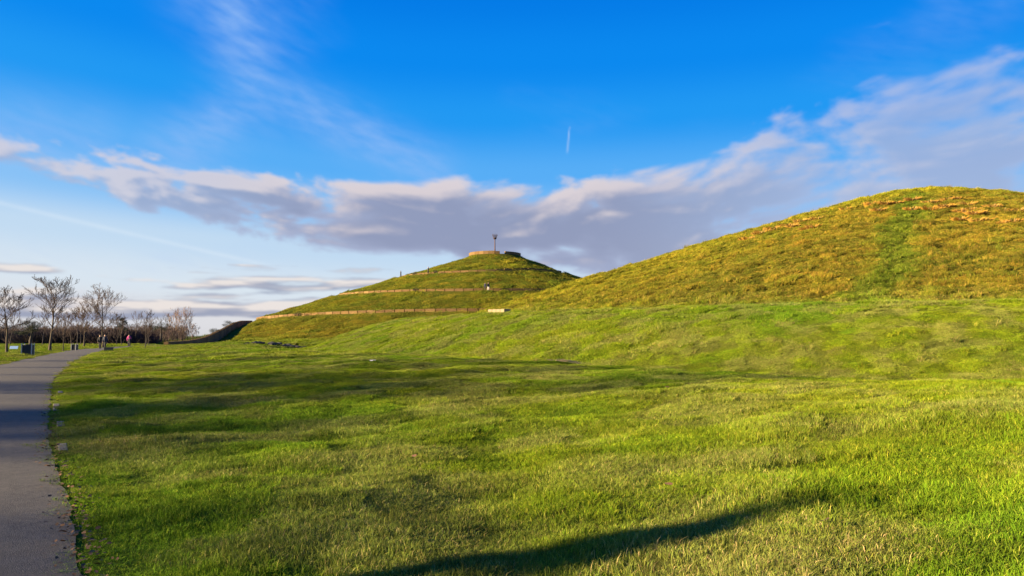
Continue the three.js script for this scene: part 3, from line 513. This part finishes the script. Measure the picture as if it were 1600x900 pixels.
// the far wood: a mass of thin trees and undergrowth
{
  const g0 = bareTree(77, { height: 6, bole: 0.8, radius: 0.07, limbs: 8, up: 1.1, reach: 0.34, kids: [4, 3], twig: 0.028 }), tree = mergeGeometries([g0.trunk, g0.crown]);
  const bush = (() => { const r = rng(99), o = { pos: [], uv: [], idx: [] }; for (let i = 0; i < 150; i++) { const a = r() * 6.283, u = 0.25 + r(), L = 1.2 + 1.3 * r(), x = (r() - 0.5) * 2.2, z = (r() - 0.5) * 2.2, p = new THREE.Vector3(x, -0.1, z), d = new THREE.Vector3(cos(a), u * 1.8, sin(a)).normalize(), m = p.clone().addScaledVector(d, L * 0.5), e = m.clone().addScaledVector(d.add(new THREE.Vector3((r() - 0.5) * 0.6, 0.1, (r() - 0.5) * 0.6)).normalize(), L * 0.5); tubeInto(o, [p, m, e], [0.05, 0.04, 0.02], 3); } return mergeGeometries([tubeGeo(o), (() => { const n = needles(3, [[0, 0.9, 0, 1.4, 0.9, 1.4]], 500, 0.13); n.setAttribute('uv', new THREE.Float32BufferAttribute(new Float32Array(n.attributes.position.count * 2), 2)); return n; })()]); })();
  const r = rng(55), m = new THREE.Matrix4(), q = new THREE.Quaternion(), e = new THREE.Euler(), c = new THREE.Color();
  const set = (name, geo, n, label, where, mat, sc) => { const im = new THREE.InstancedMesh(geo, mat, n); im.name = name; for (let i = 0; i < n; i++) { const [X, D] = where(r); e.set(0, r() * 6.28, 0); q.setFromEuler(e); const s = sc(r); m.compose(new THREE.Vector3(X, Y(X, D), -D), q, new THREE.Vector3(s[0], s[1], s[0])); im.setMatrixAt(i, m); const t = 0.6 + 0.8 * r(); c.setRGB(t, t * (0.85 + 0.2 * r()), t * (0.75 + 0.3 * r())); im.setColorAt(i, c); } im.castShadow = im.receiveShadow = true; tag(im, label, 'wood', null, 'stuff'); scene.add(im); };
  const at = (d0, d1) => (r) => { const D = lerp(d0, d1, r()), k = lerp(-0.80, -0.405, r()); return [k * D - (D > 200 ? 4 : 0), D]; };
  set('far_wood', tree, 900, 'far bare wood along the left horizon', at(185, 300), std(0.10, 0.07, 0.055, 0.95), (r) => [0.9 + 0.4 * r(), 0.45 + 0.3 * r()]);
  set('undergrowth', bush, 520, 'dark tangled undergrowth at the foot of the far wood', (r) => { const D = lerp(150, 215, pow(r(), 1.5)), k = lerp(-0.82, -0.47, r()); return [k * D, D]; }, std(0.050, 0.036, 0.034, 0.95), (r) => [1.0 + 0.5 * r(), 0.9 + 0.7 * r()]);
}
// ------------------------------------------------------------------ people
const bodyGeo = (() => {
  const res = 72, S = 1.0;   // the field spans -1..1 m; the figure stands from -0.9
  const cap = (p, a, b, ra, rb) => { const ax = p[0] - a[0], ay = p[1] - a[1], az = p[2] - a[2], bx = b[0] - a[0], by = b[1] - a[1], bz = b[2] - a[2], t = clamp((ax * bx + ay * by + az * bz) / (bx * bx + by * by + bz * bz)); return hypot(ax - bx * t, ay - by * t, az - bz * t) - lerp(ra, rb, t); };
  const smin = (a, b, k) => { const h = clamp(0.5 + 0.5 * (b - a) / k); return lerp(b, a, h) - k * h * (1 - h); };
  const J = (x, y, z) => [x, y - 0.9, z];
  const arm = (s, g) => [[J(0.17 * s, 1.41, 0), J(0.225 * s, 1.14, -0.05 * s), 0.062 + g, 0.05 + g], [J(0.225 * s, 1.14, -0.05 * s), J(0.215 * s, 0.90, 0.08 - 0.06 * s), 0.048 + g, 0.036 + g]];
  const leg = (s, g) => [[J(0.085 * s, 0.92, 0), J(0.095 * s, 0.50, 0.10 * s + 0.02), 0.088 + g, 0.062 + g], [J(0.095 * s, 0.50, 0.10 * s + 0.02), J(0.095 * s, 0.09, 0.13 * s - 0.05), 0.06 + g, 0.042 + g]];
  const torso = (g) => [[J(0, 0.94, 0), J(0, 1.18, 0), 0.125 + g, 0.13 + g], [J(0, 1.18, 0), J(0, 1.38, 0.0), 0.13 + g, 0.125 + g], [J(-0.13, 1.41, 0), J(0.13, 1.41, 0), 0.07 + g, 0.07 + g]];
  const hand = (s) => [[J(0.215 * s, 0.90, 0.08 - 0.06 * s), J(0.21 * s, 0.80, 0.10 - 0.06 * s), 0.035, 0.028]], foot = (s) => [[J(0.095 * s, 0.07, 0.13 * s - 0.06), J(0.105 * s, 0.045, 0.13 * s + 0.10), 0.048, 0.04]];
  const head = [[J(0, 1.45, 0), J(0, 1.56, 0.01), 0.055, 0.06], [J(0, 1.58, 0.025), J(0, 1.65, 0.005), 0.082, 0.10], [J(0, 1.60, 0.10), J(0, 1.585, 0.112), 0.018, 0.02]];
  const mesh = (caps, k = 0.05, cut = () => -1) => {
    const mc = new MarchingCubes(res, new THREE.MeshBasicMaterial(), false, false, 60000); mc.isolation = 0;
    for (let z = 0; z < res; z++) for (let y = 0; y < res; y++) for (let x = 0; x < res; x++) { const p = [(x - res / 2) / (res / 2), (y - res / 2) / (res / 2), (z - res / 2) / (res / 2)]; let d = 9; for (const c of caps) d = smin(d, cap(p, ...c), k); mc.field[x + y * res + z * res * res] = -max(d, cut(p)); }
    mc.update(); const n = mc.count, g = new THREE.BufferGeometry(); g.setAttribute('position', new THREE.BufferAttribute(mc.positionArray.slice(0, n * 3), 3)); g.setAttribute('normal', new THREE.BufferAttribute(mc.normalArray.slice(0, n * 3), 3)); g.translate(0, 0.9, 0); return g;
  };
  return {
    body: mesh([...torso(0), ...arm(1, 0), ...arm(-1, 0), ...leg(1, 0), ...leg(-1, 0), ...hand(1), ...hand(-1), ...foot(1), ...foot(-1), ...head]),
    jacket: mesh([...torso(0.035), ...arm(1, 0.028), ...arm(-1, 0.028)], 0.06), trousers: mesh([[J(0, 0.9, 0), J(0, 0.98, 0), 0.14, 0.14], ...leg(1, 0.024), ...leg(-1, 0.024)], 0.05),
    shoes: mesh([...foot(1), ...foot(-1)].map(([a, b, p, q]) => [a, b, p + 0.022, q + 0.022])), hair: mesh([[J(0, 1.665, -0.03), J(0, 1.66, 0.0), 0.108, 0.108]], 0.02, (p) => (p[2] - 0.035) * 0.8 - (p[1] - 0.78)),
  };
})();
const skin = std(0.45, 0.27, 0.19, 0.6), hairMat = std(0.04, 0.025, 0.018, 0.8), black = std(0.018, 0.018, 0.022, 0.85), navy = std(0.02, 0.024, 0.045, 0.85), pink = std(0.52, 0.06, 0.24, 0.8), pale = std(0.55, 0.5, 0.5, 0.85), shoe = std(0.03, 0.03, 0.03, 0.7), grey = std(0.12, 0.12, 0.13, 0.85);
function person(label, X, D, y, turn, jacket, trousers, s = 1) { const p = thing('person', label, 'person', [X, y, -D], turn); p.scale.setScalar(s); part('body', bodyGeo.body, skin, p); part('jacket', bodyGeo.jacket, jacket, p); part('trousers', bodyGeo.trousers, trousers, p); part('shoes', bodyGeo.shoes, shoe, p); part('hair', bodyGeo.hair, hairMat, p); return p; }
const onMound = (k, phi, off) => { const w = wallR(k, phi) + off, [X, D] = polar(w, phi); return [X, D, moundHeight(w, phi)]; };
person('person in dark clothes on the skyline at the left end of the upper wall', ...onMound(2, -61, 1.6), 1.5, black, navy);
person('person in dark clothes walking in front of the upper wall', ...onMound(2, -37, 1.3), -1.5, black, black, 1.1);
person('person in a dark jacket and pale trousers in front of the middle wall', ...onMound(1, -0.6, 1.4), 0.4, black, pale, 1.05);
person('person in dark clothes close behind the one in pale trousers', ...onMound(1, -1.5, 1.1), -0.6, navy, black, 1.05);
person('person in a bright pink jacket far along the path', -61.3, 124, 0.02, 0.3, pink, navy, 1.05);
person('person in dark clothes walking beside the one in pink', -59.2, 120, 0.02, 3.3, black, black, 0.8);
person('left of two dark dressed people on the path beyond the bench', -52.9, 99.5, 0.03, 0.2, black, black, 1.0);
person('right of two dark dressed people on the path beyond the bench', -52.0, 99, 0.03, 0.0, navy, black, 1.03);
person('person standing on the path outside the picture, casting the foreground shadow', -4.2, 4.4, 0.04, 1.2, black, navy, 1.08);
// ------------------------------------------------------------------ bins, bench, panel
{
  const metal = std(0.42, 0.42, 0.40, 0.5, { metalness: 0.3 }), dk = std(0.012, 0.016, 0.018, 0.6);
  const bin = (label, X, D, w, h, turn) => {
    const b = thing('litter_bin', label, 'bin', [X, Y(X, D) - 0.03, -D], turn, 'dark litter bins by the path');
    part('liner', new THREE.CylinderGeometry(w * 0.36, w * 0.33, h * 0.86, 16, 1, true).translate(0, h * 0.45, 0), dk, b);
    for (let s = 0; s < 4; s++) for (let i = 0; i < 6; i++) { const m = part('slat', new RoundedBoxGeometry(w * 0.145, h * 0.86, 0.03, 1, 0.008), dk, b), a = s * PI / 2, o = (i - 2.5) * w * 0.155; m.position.set(cos(a) * o + sin(a) * w * 0.46, h * 0.47, -sin(a) * o + cos(a) * w * 0.46); m.rotation.y = a; }
    for (const [sx, sz] of [[-1, 1], [1, 1], [-1, -1], [1, -1]]) part('post', new THREE.BoxGeometry(0.07, h + 0.08, 0.07).translate(sx * w * 0.5, h / 2, sz * w * 0.5), metal, b);
    part('rim', new THREE.TorusGeometry(w * 0.42, 0.035, 6, 20).rotateX(PI / 2).translate(0, h * 0.92, 0), dk, b);
    part('base', new THREE.BoxGeometry(w * 0.94, 0.06, w * 0.94).translate(0, 0.06, 0), dk, b);
  };
  bin('dark slatted litter bin with pale corner posts on the grass by the path', -40.4, 64.7, 0.72, 1.02, 0.3);
  bin('small dark bin beside the path near the two pale saplings', -50.8, 90, 0.5, 0.75, 0.1);
  const X = -40.3, D = 77.5, s = thing('bench', 'low dark bench on the right edge of the path before the bend', 'bench', [X, Y(X, D) - 0.02, -D], 0.2);
  for (let i = 0; i < 4; i++) part('seat_slat', new RoundedBoxGeometry(0.8, 0.05, 0.1, 1, 0.01).translate(0, 0.44, -0.18 + 0.12 * i), dk, s);
  for (const x of [-0.32, 0.32]) part('leg', new THREE.BoxGeometry(0.08, 0.42, 0.42).translate(x, 0.21, 0), dk, s);
  part('front_board', new THREE.BoxGeometry(0.78, 0.3, 0.03).translate(0, 0.26, 0.2), dk, s);
  const px = -55.9, pd = 87, n = thing('information_panel', 'small pale blue panel standing low on the grass beside the leftmost tree', 'panel', [px, Y(px, pd), -pd], 0.15);
  part('board', new RoundedBoxGeometry(0.85, 0.36, 0.03, 1, 0.01).rotateX(-0.45).translate(0, 0.42, 0), std(0.30, 0.48, 0.72, 0.5), n);
  for (const x of [-0.3, 0.3]) part('leg', new THREE.BoxGeometry(0.05, 0.42, 0.05).translate(x, 0.2, -0.03), metal, n);
}
// ------------------------------------------------------------------ dark bushes by the walls
{
  const r = rng(61), bush = (label, X, D, y, s) => { const b = thing('bush', label, 'bush', [X, y, -D], r() * 6, 'dark bushes on the terraced mound'); part('foliage', needles(floor(r() * 1e5), [[0, 0.5, 0, 0.75, 0.55, 0.75], [0.4, 0.35, 0.2, 0.5, 0.4, 0.5], [-0.4, 0.4, -0.1, 0.5, 0.4, 0.5]], 220, 0.12), needleBrown, b); part('stem', new THREE.CylinderGeometry(0.03, 0.06, 0.7, 6).translate(0, 0.3, 0), barkGrey, b); b.scale.setScalar(s); };
  bush('dark bush in front of the upper wall between two walkers', ...onMound(2, -47, 1.4), 0.9);
  bush('dark bush just right of the walker at the upper wall', ...onMound(2, -31.5, 1.4), 0.9);
  bush('dark bush before the left end of the low wall', ...onMound(0, -42, 1.6), 1.1);
  bush('dark bush at the foot of the middle wall', ...onMound(1, -22, 2.0), 0.9);
  bush('dark bush on the shaded right flank of the terraced mound', ...onMound(1, 44, -2.2), 1.3);
}
// ------------------------------------------------------------------ stones in the hollow before the mound, their dark colour standing in for shade
{
  const stone = (seed) => { const g = new THREE.IcosahedronGeometry(0.5, 1), p = g.attributes.position, r = rng(seed), seen = {}; for (let i = 0; i < p.count; i++) { const k = [p.getX(i), p.getY(i), p.getZ(i)].map((v) => v.toFixed(3)).join(), s = seen[k] ??= 0.7 + 0.5 * r(); p.setXYZ(i, p.getX(i) * s, p.getY(i) * s * 0.75, p.getZ(i) * s); } g.computeVertexNormals(); return g; };
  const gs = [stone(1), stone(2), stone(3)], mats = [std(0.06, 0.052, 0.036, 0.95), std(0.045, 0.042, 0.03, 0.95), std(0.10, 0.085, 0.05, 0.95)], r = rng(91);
  for (let i = 0; i < 34; i++) { const t = i / 33, X = lerp(-39.5, -29.5, t) + (r() - 0.5), D = 121 + (r() - 0.5) * 12, m = new THREE.Mesh(gs[i % 3], mats[floor(r() * (t < 0.55 ? 2 : 3))]); m.name = numbered('hollow_shade_stone'); m.position.set(X, Y(X, D) + 0.12, -D); m.rotation.y = r() * 6; const s = 0.6 + 0.6 * r() * (1 - 0.4 * t); m.scale.set(s * 1.5, s * 0.8, s); shade(m); tag(m, 'stone coloured dark to stand in for shade in the hollow before the terraced mound', 'stone', 'stones painted as shade in the hollow'); scene.add(m); }
}
// ------------------------------------------------------------------ dry tussocks on the right mound
{
  const fronds = (seed, n) => { const r = rng(seed), o = { pos: [], uv: [], idx: [] }; for (let i = 0; i < n; i++) { const a = r() * 6.283, d = sqrt(r()) * 0.38, x = cos(a) * d, z = sin(a) * d, h = 0.2 + 0.8 * r(), l = 0.1 + 0.3 * r(), k = o.pos.length / 3, w = 0.012, fa = r() * 6.283; o.pos.push(x - cos(fa) * w, -0.05, z - sin(fa) * w, x + cos(fa) * w, -0.05, z + sin(fa) * w, x + cos(a) * l * 0.4 + cos(fa) * w, h * 0.7, z + sin(a) * l * 0.4 + sin(fa) * w, x + cos(a) * l, h, z + sin(a) * l); o.idx.push(k, k + 1, k + 2, k, k + 2, k + 3); } const g = new THREE.BufferGeometry(); g.setAttribute('position', new THREE.Float32BufferAttribute(o.pos, 3)); g.setIndex(o.idx); g.computeVertexNormals(); return g; };
  const gs = [fronds(1, 150), fronds(2, 150), fronds(3, 150)], mats = [[0.44, 0.235, 0.018], [0.38, 0.20, 0.015], [0.46, 0.27, 0.03]].map(([a, b, c]) => new THREE.MeshPhysicalMaterial({ color: new THREE.Color(a, b, c), roughness: 1, transmission: 0.3, thickness: 0 }));
  const at = [[45.2, 96.2], [42.3, 88.6], [48.4, 92.6], [51.2, 90], [44.5, 85.4], [45.9, 84.2], [47.4, 84.2], [47.3, 81], [48.4, 81], [48, 78.9], [50.6, 85.1], [51.8, 82.7], [50.9, 79.3], [52.1, 78.7], [47.7, 73.1], [45.2, 92.6], [41.6, 95.5], [37.1, 93.2], [35.2, 93.6], [33.2, 91], [33.2, 93.3], [31.6, 92.9], [29.7, 92.2], [27.8, 91], [33.2, 86.5], [44.7, 76.5], [46.1, 75.3], [49.1, 89.4]];
  const r = rng(17), more = []; for (const [X, D] of at) { more.push([X, D, 1]); const n = floor(r() * 2); for (let i = 0; i < n; i++) more.push([X + (r() - 0.4) * 2.2, D + (r() - 0.5) * 1.6, 0.6 + 0.4 * r()]); }
  more.forEach(([X, D, s], i) => { const t = new THREE.Mesh(gs[i % 3], mats[floor(r() * 3)]); t.name = numbered('dry_tussock'); t.position.set(X, Y(X, D), -D); t.rotation.y = r() * 6; t.scale.set(1.35 * s + 0.5 * r(), 0.42 * s + 0.2 * r(), 1.2 * s + 0.5 * r()); t.castShadow = t.receiveShadow = true; tag(t, 'clump of dry orange grass near the top of the right mound', 'grass clump', 'dry grass clumps on the right mound'); scene.add(t); });
}
// ------------------------------------------------------------------ small things on the lawn and along the path
{
  const r = rng(23), stalks = { pos: [], uv: [], idx: [] };
  for (let i = 0; i < 170; i++) { const x = (r() + r() - 1) * 0.95, z = (r() + r() - 1) * 0.5, a = r() * 6.283, L = 0.15 + 0.3 * r(), y = 0.05 + 0.16 * r() * (1 - abs(x)), p = new THREE.Vector3(x - cos(a) * L / 2, y, z - sin(a) * L / 2), q = new THREE.Vector3(x + cos(a) * L / 2, y + (r() - 0.4) * 0.16, z + sin(a) * L / 2); tubeInto(stalks, [p, p.clone().lerp(q, 0.5).add(new THREE.Vector3(0, 0.02, 0)), q], [0.008, 0.008, 0.004], 3); }
  const X = 2.05, D = 33.2, b = new THREE.Mesh(tubeGeo(stalks), std(0.5, 0.36, 0.19, 0.95)); b.name = 'stalk_pile'; b.position.set(X, Y(X, D), -D); b.castShadow = b.receiveShadow = true; tag(b, 'heap of dry pale stalks lying on the lawn crest', 'heap'); scene.add(b);
  // a scrap of paper and dead leaves
  const crumple = (seed, s) => { const g = new THREE.PlaneGeometry(s, s * 0.7, 6, 5).rotateX(-PI / 2), p = g.attributes.position, q = rng(seed); for (let i = 0; i < p.count; i++) p.setXYZ(i, p.getX(i) + (q() - 0.5) * s * 0.1, p.getY(i) + q() * s * 0.22, p.getZ(i) + (q() - 0.5) * s * 0.1); g.computeVertexNormals(); return g; };
  const scrap = new THREE.Mesh(crumple(4, 0.24), std(0.8, 0.76, 0.7, 0.9)); scrap.name = 'paper_scrap'; scrap.position.set(-6.2, Y(-6.2, 34.5) + 0.06, -34.5); tag(scrap, 'crumpled scrap of white paper lying on the lawn', 'litter'); shade(scrap); scene.add(scrap);
  const leafMat = [std(0.13, 0.045, 0.02, 0.85), std(0.17, 0.08, 0.03, 0.85), std(0.09, 0.04, 0.02, 0.85)];
  const leaf = (i) => { const s = new THREE.Shape(); s.moveTo(0, -0.5); s.quadraticCurveTo(0.42, -0.3, 0.3, 0.1); s.quadraticCurveTo(0.2, 0.4, 0, 0.55); s.quadraticCurveTo(-0.25, 0.35, -0.32, 0.05); s.quadraticCurveTo(-0.4, -0.3, 0, -0.5); const g = new THREE.ShapeGeometry(s, 4).rotateX(-PI / 2), p = g.attributes.position; for (let k = 0; k < p.count; k++) p.setY(k, (0.5 + 0.3 * i) * p.getX(k) ** 2 + 0.15 * p.getZ(k) ** 2); g.computeVertexNormals(); return g; };
  const leaves = [leaf(0), leaf(1), leaf(2)];
  [[1.2, 14.6], [1.32, 14.75], [1.1, 14.5], [3.15, 15.8], [1.42, 7.1], [2.15, 5.4], [4.6, 9.1], [-1.2, 9.6]].forEach(([x, d], i) => { const m = new THREE.Mesh(leaves[i % 3], leafMat[i % 3]); m.name = numbered('fallen_leaf'); m.scale.setScalar(0.085 + 0.03 * r()); m.position.set(x, Y(x, d) + 0.07, -d); m.rotation.set((r() - 0.5) * 0.7, r() * 6, (r() - 0.5) * 0.7); shade(m); tag(m, 'single brown fallen leaf lying on the lawn', 'leaf', 'brown leaves on the lawn'); scene.add(m); });
  // leaf litter along the path edge
  const im = new THREE.InstancedMesh(leaves[1], std(1, 1, 1, 0.9), 1300), mm = new THREE.Matrix4(), q = new THREE.Quaternion(), e = new THREE.Euler(), c = new THREE.Color(); im.name = 'leaf_litter';
  for (let i = 0; i < 1300; i++) { const k = 2 + floor(pow(r(), 1.3) * 6), a = EDGE[k - 1], b2 = EDGE[k], t = r(), off = (r() + r() + r() - 1.5) * 0.20 + 0.06, l = hypot(b2[0] - a[0], b2[1] - a[1]), x = lerp(a[0], b2[0], t) + (b2[1] - a[1]) / l * off, d = lerp(a[1], b2[1], t) - (b2[0] - a[0]) / l * off; e.set((r() - 0.5) * 0.9, r() * 6.3, (r() - 0.5) * 0.9); q.setFromEuler(e); const s = 0.022 + 0.03 * r(); mm.compose(new THREE.Vector3(x, max(0.03, Y(x, d)) + 0.015, -d), q, new THREE.Vector3(s, s, s)); im.setMatrixAt(i, mm); const w = r(); c.setRGB(lerp(0.05, 0.17, w), lerp(0.028, 0.085, w), lerp(0.014, 0.03, w)); im.setColorAt(i, c); }
  shade(im); tag(im, 'brown leaf litter strewn along the right edge of the path', 'leaf litter', null, 'stuff'); scene.add(im);
  // kerb stones that show through the turf
  const ks = new RoundedBoxGeometry(0.13, 0.12, 0.85, 2, 0.02), km = std(0.22, 0.20, 0.19, 0.95, { map: stoneTex });
  [[-10.6, 17.6], [-11.15, 18.55], [-8.75, 14.6], [-7.0, 11.65], [-13.6, 22.9]].forEach(([x, d], i) => { const m = new THREE.Mesh(ks, km); m.name = numbered('kerb_stone'); m.position.set(x + 0.3, -0.044 + 0.008 * (i % 3), -d); m.rotation.y = 0.54; shade(m); tag(m, 'pale kerb stone half buried in the turf at the path edge', 'kerb stone', 'kerb stones along the path'); scene.add(m); });
}

renderer.render(scene, camera);
